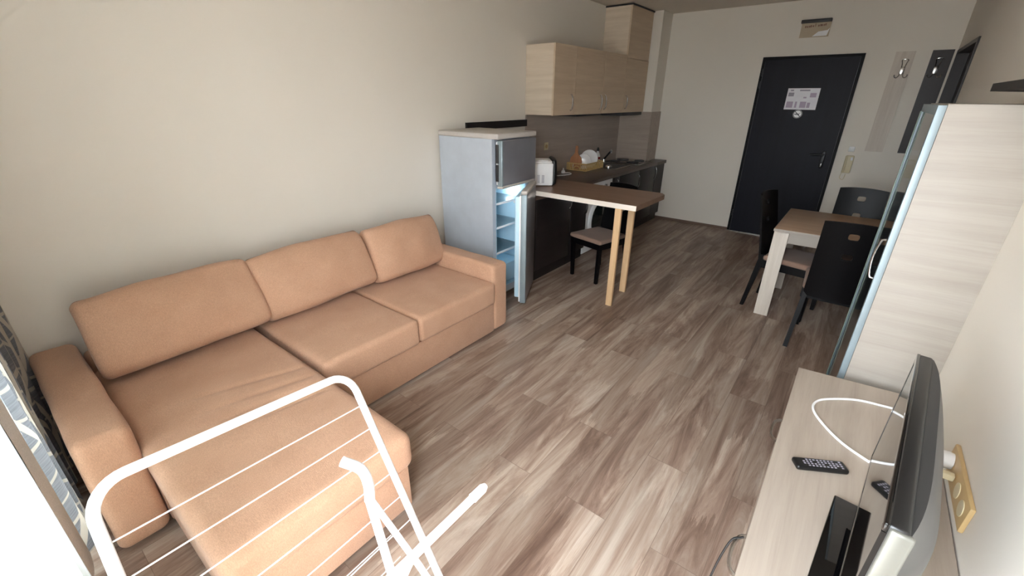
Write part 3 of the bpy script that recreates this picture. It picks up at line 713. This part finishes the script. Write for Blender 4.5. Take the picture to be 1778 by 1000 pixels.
# ------------------------------------------------------------------ chairs (local: seat faces -Y, back at +Y)
def rear_leg(s, zt=.44):
    return MB().prism([(s*.185, .19, 0), (s*.185, .215, 0), (s*.165, .235, zt), (s*.165, .195, zt)], (-s*.028, 0, 0))
def make_chair(label):
    t = thing('dining_chair', label, 'chair', group='black dining chairs with solid panel backs')
    # seat
    mb = MB(); mb.soft((.205, .20, .022), .02, 12, lambda q: ((-.02*q.x/.2*(q.y+.2)/.4), 0, .006*(1-(q.x/.21)**2) if q.z > 0 else 0), Matrix.Translation((0, -.01, .448)))
    lab(mb.build('seat', M['seatpad'], t, world=False), 'padded brown seat')
    MB().box(-.175, .175, -.19, -.17, .365, .428).box(-.165, .165, .165, .185, .365, .428).box(-.185, -.165, -.19, .185, .365, .428).box(.165, .185, -.19, .185, .365, .428).build('seat_frame', M['chair'], t, world=False)
    for s in (-1, 1):
        b = MB(); b.prism([(s*.19, -.20, .43), (s*.19, -.155, .43), (s*.178, -.165, 0), (s*.178, -.19, 0)], (-s*.03, 0, 0)); b.build('leg', M['chair'], t, world=False)
        b = MB(); b.prism([(s*.195, .25, 0), (s*.195, .275, 0), (s*.170, .218, .47), (s*.170, .175, .47)], (-s*.028, 0, 0)); b.build('leg', M['chair'], t, world=False)
    # curved panel back with two rounded square holes
    NX, NZ = 24, 40; z0, z1 = .40, .95; hw0, hw1 = .172, .168
    bm = MB(); vs = {}
    def P(i, k):
        u = -1+2*i/NX; v = k/NZ
        z = z0+(z1-z0)*v-.012*u*u*v; x = u*(hw0+(hw1-hw0)*v)
        y = .205+.10*v**1.2-.028*u*u*0-.022*(1-u*u)*0+.020*(1-u*u)
        return Vector((x, y, z))
    holes = [(10, 14, 32, 35), (10, 14, 22, 25)]
    def cen(h): return P((h[0]+h[1])/2, (h[2]+h[3])/2)
    def pos(i, k):
        p = P(i, k)
        for h in holes:
            if h[0] <= i <= h[1] and h[2] <= k <= h[3] and (i in (h[0], h[1]) or k in (h[2], h[3])):
                u = (i-(h[0]+h[1])/2)/((h[1]-h[0])/2); v = (k-(h[2]+h[3])/2)/((h[3]-h[2])/2)
                n = (abs(u)**5+abs(v)**5)**.2
                return P((h[0]+h[1])/2+u/n*(h[1]-h[0])/2, (h[2]+h[3])/2+v/n*(h[3]-h[2])/2)
        return p
    F, B = {}, {}
    for i in range(NX+1):
        for k in range(NZ+1):
            p = pos(i, k); F[i, k] = bm.bm.verts.new(p); B[i, k] = bm.bm.verts.new(p+Vector((0, .016, 0)))
    inh = lambda i, k: any(h[0] <= i < h[1] and h[2] <= k < h[3] for h in holes)
    solid = lambda i, k: 0 <= i < NX and 0 <= k < NZ and not inh(i, k)
    for i in range(NX):
        for k in range(NZ):
            if not solid(i, k): continue
            q = [(i, k), (i+1, k), (i+1, k+1), (i, k+1)]
            bm.bm.faces.new([F[a] for a in q]); bm.bm.faces.new([B[a] for a in q[::-1]])
            for (a, b), (di, dk) in (((q[0], q[1]), (0, -1)), ((q[1], q[2]), (1, 0)), ((q[2], q[3]), (0, 1)), ((q[3], q[0]), (-1, 0))):
                if not solid(i+di, k+dk): bm.bm.faces.new((F[b], F[a], B[a], B[b]))
    loose = [v for v in bm.bm.verts if not v.link_faces]
    bmesh.ops.delete(bm.bm, geom=loose, context='VERTS')
    bm.build('backrest', M['chair'], t, world=False)
    return t
ch = make_chair('black dining chair with its back to the camera, near side of dining table')
ch.location = (2.89, 3.605, 0); ch.rotation_euler = (0, 0, R_(180))   # back towards -y
c = copy_tree(ch); c.location = (2.89, 4.405, 0); c.rotation_euler = (0, 0, 0); c['label'] = 'black dining chair on the far side of the dining table by hooks wall'
c = copy_tree(ch); c.location = (2.59, 4.03, 0); c.rotation_euler = (0, 0, R_(80)); c['label'] = 'black dining chair tucked under the free left end of the dining table'
c = copy_tree(ch); c.location = (.985, 3.70, 0); c.rotation_euler = (0, 0, R_(-14)); c.scale = (.97, .97, .925); c['label'] = 'black dining chair with brown seat pushed under the pine legged bar'

# ------------------------------------------------------------------ dining table
t = thing('dining_table', 'pale laminate dining table with wide slab legs against the right wall', 'table', (2.83, 4.14, 0))
MB().box(2.42, W-.005, 3.72, 4.56, .718, .74, .002).build('tabletop', [M['tabletop']], t)
MB().box(2.416, W-.005, 3.716, 3.7195, .72, .738).box(2.4165, 2.4195, 3.7195, 4.56, .72, .738).build('top_edging', M['oak_x'], t)
lab(MB().box(2.45, W-.04, 3.80, 3.818, .62, .703).box(2.45, W-.04, 4.462, 4.48, .62, .703).box(2.45, 2.468, 3.818, 4.462, .62, .703).box(W-.058, W-.04, 3.818, 4.462, .62, .703).build('apron', M['oak_x'], t), 'apron rail')
MB().box(2.47, W-.06, 3.85, 4.44, .703, .718).build('gap_shade_filler', M['blackframe'], t)  # black filler paints the shade of the gap under the top
for x in (2.417, W-.11):
    for y in (3.778, 4.482):
        MB().box(x, x+.10, y, y+.02, 0, .704, .001).box(x if x < 3 else x+.08, x+.02 if x < 3 else x+.10, y+(.02 if y < 4 else -.06), y+(.08 if y < 4 else 0), 0, .704).build('leg', M['oak_z'], t)

# ------------------------------------------------------------------ wardrobe
WX, WY0, WY1, WZ = 2.985, 2.10, 2.78, 1.618
t = thing('tall_cabinet', 'tall pale oak cabinet with glass door against the right wall', 'cabinet', (3.12, 2.44, 0))
MB().box(WX, W-.0003, WY0, WY0+.018, .03, WZ, .0006).build('side_panel', M['oak_x'], t)
MB().box(WX, W-.003, WY1-.018, WY1, .03, WZ).box(W-.012, W-.003, WY0+.018, WY1-.018, .03, WZ).build('carcass', M['oak_x'], t)
MB().box(WX, W-.003, WY0+.0005, WY1, WZ, WZ+.002).box(WX+.001, W-.012, WY0+.018, WY1-.018, WZ-.018, WZ).build('top_panel', M['oak_x'], t)
MB().box(WX+.001, W-.012, WY0+.018, WY1-.018, .03, .05).build('bottom_panel', M['oak_x'], t)
MB().box(WX+.02, W-.01, WY0+.02, WY1-.02, 0, .03).build('plinth', M['dark'], t)
d = MB().box(WX-.024, WX-.001, WY0, WY0+.03, .035, WZ-.002, .001).box(WX-.024, WX-.001, WY1-.03, WY1, .035, WZ-.002).box(WX-.024, WX-.001, WY0+.03, WY1-.03, .035, .065).box(WX-.024, WX-.001, WY0+.03, WY1-.03, WZ-.032, WZ-.002).build('door', M['alu'], t)
lab(d, 'aluminium framed door')
MB().box(WX-.020, WX-.006, WY0+.03, WY1-.03, .065, WZ-.032).build('door_glass', M['darkglass'], d)
MB().tube(catmull([(WX-.024, 2.14, .98), (WX-.038, 2.145, .99), (WX-.046, 2.15, 1.06), (WX-.038, 2.145, 1.13), (WX-.024, 2.14, 1.14)], 6), .004, 8).build('handle', M['chrome'], d)
MB().box(WX-.029, WX-.0245, WY1-.05, WY1-.03, .04, WZ-.03, .002).build('glass_rail', M['frostglass'], d)

# wall shelf
o = MB().prism([(3.11, 1.2, 1.662), (3.11, 2.43, 1.662), (W-.001, 2.62, 1.662), (W-.001, 1.2, 1.662)], (0, 0, .026)).build('wall_shelf', M['dark']); tag(o, 'dark floating shelf on the right wall above the tall cabinet', 'shelf'); recenter(o)

# ------------------------------------------------------------------ TV stand
TZ = .58
t = thing('tv_stand', 'long pale oak television stand along the right wall', 'tv stand', (3.03, 1.05, 0))
MB().prism([(2.82, .05, TZ-.022), (2.82, 1.985, TZ-.022), (W-.004, 2.035, TZ-.022), (W-.004, .05, TZ-.022)], (0, 0, .022)).build('top', M['oak_y'], t)
MB().box(2.835, W-.02, .07, .088, .03, TZ-.022).box(2.835, W-.02, 1.952, 1.97, .03, TZ-.022).box(2.835, W-.02, 1.0, 1.018, .03, TZ-.022).box(2.835, W-.02, .088, 1.952, .03, .048).box(W-.03, W-.02, .088, 1.952, .048, TZ-.022).build('carcass', M['oak_y'], t)
MB().box(2.85, W-.03, .08, 1.96, 0, .03).build('plinth', M['dark'], t)
for a, b_ in ((.09, .70), (.705, 1.325), (1.33, 1.95)):
    d = MB().box(2.821, 2.8345, a, b_, .035, TZ-.026, .001).build('door', M['oak_y'], t)
    handle((2.821, (a+b_)/2-.07, .48), (2.821, (a+b_)/2+.07, .48), (-.025, 0, 0), M['chrome'], d)

# ------------------------------------------------------------------ television
TA = Vector((3.042, 1.352, TZ)); TB = Vector((2.975, .700, TZ)); tl = (TB-TA).length
ang = math.atan2(TB.y-TA.y, TB.x-TA.x)
t = thing('television', 'black flat television seen edge-on, standing on the oak stand', 'television', tuple(TA), ang)
# local x: far -> near, local y: towards the wall, z up from the stand top
zb, zt = .125, .472
LB(MB().box(0, tl, 0, .028, zb, zt, .006, 3), 'frame', M['black'], t)
s = LB(MB().box(.018, tl-.018, -.0022, .001, zb+.022, zt-.018), 'screen', M['gloss'], t)
LB(MB().box(0, tl, -.003, .004, zb, zb+.022, .002).box(0, tl, -.003, .004, zt-.018, zt, .002).box(0, .018, -.003, .004, zb+.022, zt-.018).box(tl-.018, tl, -.003, .004, zb+.022, zt-.018), 'bezel', M['gloss'], t)
def lv(x, z):   # depth of the bulged back
    u = (x/tl-.5)*2; v = (z-zb)/(zt-zb)
    a = max(0, 1-abs(u)**4.5); b_ = min(1, max(0, (1.0-v)/.35))**.8
    return .028+.06*a*(.25+.75*b_)*min(1, max(0, v+.25)/.3)
mb = MB(); NXX, NZZ = 26, 18; g = {}
for i in range(NXX+1):
    for k in range(NZZ+1):
        x = .004+(tl-.008)*i/NXX; z = zb+.004+(zt-zb-.008)*k/NZZ
        g[i, k] = mb.bm.verts.new((x, lv(x, z), z))
f0 = {}
for i in range(NXX+1):
    for k in range(NZZ+1):
        if i in (0, NXX) or k in (0, NZZ): f0[i, k] = mb.bm.verts.new((g[i, k].co.x, .02, g[i, k].co.z))
for i in range(NXX):
    for k in range(NZZ): mb.bm.faces.new((g[i, k], g[i, k+1], g[i+1, k+1], g[i+1, k]))
for i in range(NXX):
    for k in (0, NZZ): mb.bm.faces.new((g[i, k], g[i+1, k], f0[i+1, k], f0[i, k]))
for k in range(NZZ):
    for i in (0, NXX): mb.bm.faces.new((g[i, k], g[i, k+1], f0[i, k+1], f0[i, k]))
LB(mb, 'back_cover', M['tvback'], t)
lab(LB(MB().box(tl-.006, tl+.006, .004, .034, zb+.01, zt-.004, .005, 3), 'side_cover', M['sheenpl'], t), 'end cover with window reflection painted silver')
LB(MB().box(tl*.5-.05, tl*.5+.05, .02, .05, .01, zb+.05, .01), 'neck', M['gloss'], t)
LB(MB().box(.075, tl-.075, -.045, .10, .0, .012, .004, 3), 'base_plate', M['gloss'], t)

# remote control
a0 = Vector((2.885, 1.35, TZ)); a1 = Vector((3.005, 1.42, TZ))
t = thing('remote_control', 'black television remote control lying on the oak stand', 'remote control', (2.945, 1.385, TZ), math.atan2(a1.y-a0.y, a1.x-a0.x))
mb = MB(); mb.soft((.075, .022, .009), .008, 12, None, Matrix.Translation((0, 0, .0095))); LB(mb, 'body', M['black'], t)
mb = MB()
for i in range(11):
    for j in range(4):
        if (i*7+j*3) % 9 == 0: continue
        mb.box(-.05+i*.0105, -.0445+i*.0105, -.015+j*.008, -.011+j*.008, .0183, .0198)
LB(mb, 'buttons', M['printgrey'], t)
# white cable loop
P = [(3.20, 1.885), (3.17, 1.89), (3.10, 1.88), (3.03, 1.865), (2.96, 1.82), (2.908, 1.765), (2.898, 1.70), (2.93, 1.63), (2.992, 1.555), (3.07, 1.505), (3.123, 1.485), (3.19, 1.47), (3.22, 1.475)]
o = MB().tube(catmull([(x, y, TZ+.0045) for x, y in P], 8), .0042, 8).build('cable', M['white']); tag(o, 'white cable looping across the television stand top', 'cable'); recenter(o)
o = MB().box(3.10, 3.135, 1.33, 1.42, TZ, TZ+.02, .006).box(3.085, 3.10, 1.405, 1.43, TZ+.004, TZ+.014, .003).build('cable_plug', M['black']); tag(o, 'small black plug lying on the stand behind the television', 'plug'); recenter(o)
o = MB().tube(catmull([(2.814, 1.06, .50), (2.785, 1.05, .46), (2.765, 1.0, .30), (2.775, .95, .10), (2.77, .90, .006)], 6), .003, 8).build('cable', M['black']); tag(o, 'thin dark cable hanging in front of the television stand', 'cable'); recenter(o)

# socket plate on the right wall
t = thing('wall_socket', 'yellowed multi socket plate low on the right wall behind television', 'socket', (W-.006, 1.44, .62))
MB().box(W-.012, W, 1.30, 1.585, .622, .705, .004).build('plate', M['yellow'], t)
for y in (1.345, 1.415):
    MB().lathe([(.022, 0), (.022, .002)], mx=Matrix.Translation((W-.014, y, .664)) @ Matrix.Rotation(R_(90), 4, 'Y'), n=20).build('socket_well', M['cream'], t)
t = thing('power_plug', 'white plug pushed into the yellowed socket plate', 'plug', (W-.03, 1.54, .63))
MB().lathe([(.024, 0), (.026, .01), (.024, .035), (.01, .045)], mx=Matrix.Translation((W-.013, 1.54, .668)) @ Matrix.Rotation(R_(-90), 4, 'Y'), n=18).build('body', M['white'], t)
MB().tube(catmull([(W-.055, 1.54, .668), (W-.075, 1.53, .65), (W-.07, 1.50, .60), (W-.05, 1.48, TZ+.006)], 6), .0035, 8).build('cord', M['white'], t)
t = thing('power_plug', 'small cream two pin plug in the middle of the yellowed socket plate', 'plug', (W-.03, 1.47, .64))
MB().box(W-.05, W-.013, 1.462, 1.482, .652, .672, .004).build('body', M['cream'], t)
MB().tube(catmull([(W-.05, 1.472, .662), (W-.07, 1.46, .64), (W-.06, 1.44, .60), (W-.05, 1.42, TZ+.006)], 6), .003, 8).build('cord', M['black'], t)

# ------------------------------------------------------------------ curtains
def drape(path, z0, z1, name, m, amp, freq, nz=30, flare=0, thick=.0):
    me = bpy.data.meshes.new(name); bm = bmesh.new(); uvl = bm.loops.layers.uv.new('UVMap')
    pts = catmull(path, 14); L = [0]
    for a, b_ in zip(pts, pts[1:]): L.append(L[-1]+(b_-a).length)
    N = int(L[-1]*220); rows = []
    def at(s):
        for i in range(len(L)-1):
            if L[i+1] >= s:
                t = (s-L[i])/max(1e-9, L[i+1]-L[i]); p = pts[i].lerp(pts[i+1], t); d = (pts[i+1]-pts[i]).normalized(); return p, d
        return pts[-1], (pts[-1]-pts[-2]).normalized()
    for k in range(nz+1):
        v = k/nz; z = z0+(z1-z0)*v; r = []
        for i in range(N+1):
            s = L[-1]*i/N; p, d = at(s); n = Vector((-d.y, d.x, 0))
            a = amp*(1-.25*v)*math.sin(s*freq+.35*math.sin(3*v+s*3))+.004*noise.noise(Vector((s*9, v*6, 1)))
            q = p+n*a; r.append((bm.verts.new((q.x, q.y, z)), s, z))
        rows.append(r)
    for A, B in zip(rows, rows[1:]):
        for i in range(N):
            f = bm.faces.new((A[i][0], A[i+1][0], B[i+1][0], B[i][0])); f.smooth = True
            for lp, q in zip(f.loops, (A[i], A[i+1], B[i+1], B[i])): lp[uvl].uv = (q[1]*1.3, q[2])
    bm.to_mesh(me); bm.free(); me.materials.append(m)
    o = bpy.data.objects.new(name, me); COL.objects.link(o); WM[o.name] = Matrix.Identity(4); return o
o = drape([(.035, -.06, 0), (.25, -.092, 0), (.55, -.112, 0), (.86, -.12, 0)], .02, 2.5, 'window_curtain', M['curtain'], .022, 42)
tag(o, 'blue grey curtain with wavy cream lines at the window corner', 'curtain')
ln = drape([(.865, -.125, 0), (.93, -.132, 0), (1.0, -.142, 0)], .02, 2.5, 'curtain_lining', M['lining'], .004, 20)
ln.parent = o; lab(ln, 'plain grey lining edge')
o = drape([(1.02, -.150, 0), (1.2, -.158, 0), (1.5, -.165, 0), (2.32, -.165, 0)], .015, 2.5, 'sheer_curtain', M['sheer'], .014, 55)  # unseen right end lengthened to keep window light off the chaise
tag(o, 'white sheer curtain glowing in the window light', 'curtain')
t = thing('curtain_rail', 'white curtain rail under the ceiling at the window wall', 'curtain rail', (1.6, -.12, 2.5))
MB().box(.02, 3.1, -.15, -.09, 2.505, 2.53, .004).build('rail', M['white'], t)
for x in (.3, 1.6, 2.9): MB().box(x-.015, x+.015, -.199, -.12, 2.53, 2.545).build('bracket', M['white'], t)

# ------------------------------------------------------------------ clothes airer
Pr = Vector((1.873, .489, .956)); va = Vector((.139, -.977, .162)).normalized(); vb = Vector((.584, -.051, -.81)); vb = (vb-va*vb.dot(va)).normalized(); vn = va.cross(vb).normalized()
if vn.z < 0: vn = -vn
def RP(u, v, o=0): return Pr+va*u+vb*v+vn*o
t = thing('clothes_airer', 'white metal clothes drying rack standing tilted in the sun', 'clothes airer', (2.35, .25, 0))
wid = .531; Lf = 1.13; rc = .055
loop = []
loop += [RP(0, v) for v in [Lf*(1-i/14) for i in range(14)] if v > rc]
loop += [RP(rc-rc*math.cos(a), rc-rc*math.sin(a)) for a in [PI/2*i/8 for i in range(9)]]
loop += [RP(rc+(wid-2*rc)*i/6, 0) for i in range(1, 6)]
loop += [RP(wid-rc+rc*math.sin(a), rc-rc*math.cos(a)) for a in [PI/2*i/8 for i in range(9)]]
loop += [RP(wid, rc+(Lf-rc)*i/12) for i in range(1, 13)]
MB().tube(loop, .0095, 14).build('frame', M['rackwhite'], t)
for k in range(14):
    v = .093+.0645*k
    if v > Lf-.1: break
    MB().tube([RP(0, v, .0), RP(wid, v+.004, .0)], .0014, 8).build('wire', M['rackwhite'], t)
# second layer of wires on the folded inner wing
for k in range(8):
    v = .43+.06*k
    MB().tube([RP(.045, v, -.05), RP(wid-.045, v, -.05)], .0012, 8).build('wire', M['rackwhite'], t)
# crossbar with a plastic cap, and hinge clips
T0 = Vector((2.300, .552, .787))
MB().tube([T0+Vector((0, -.03, 0)), T0+Vector((.0, -.30, 0)), T0+Vector((.0, -.60, 0))], .0095, 14).build('crossbar', M['rackwhite'], t)
lab(MB().tube([T0+Vector((0, -.045, 0)), T0+Vector((0, -.01, 0)), T0], [.0115, .0115, .007], 14).build('end_cap', M['white'], t), 'white plastic end cap')
MB().tube(catmull([RP(.115, .19, .0), RP(.085, .23, .01), RP(.082, .27, .01), RP(.09, .31, 0)], 5), .013, 12).build('hinge_clip', M['white'], t)
MB().tube([RP(.088, .30, 0), RP(.04, .52, .0), RP(-.0, .74, 0)], .0085, 10).build('strut', M['rackwhite'], t)
MB().tube([RP(.09, .30, 0), RP(.11, .50, -.01), RP(.13, .95, -.02)], .0105, 10).build('strut', M['rackwhite'], t)
# legs to the floor
f0_, f1_ = RP(0, Lf), RP(wid, Lf)
MB().tube([f0_, Vector((f0_.x+.01, f0_.y, .0095)), Vector((f1_.x-.0, f1_.y+.0, .0095)), f1_], .0095, 12).build('foot_bar', M['rackwhite'], t)
for u in (.03, wid-.03):
    a_ = RP(u, .50, -.02); MB().tube([a_, Vector((a_.x-.10, a_.y, .30)), Vector((a_.x-.13, a_.y, .010))], .0095, 12).build('leg', M['rackwhite'], t)
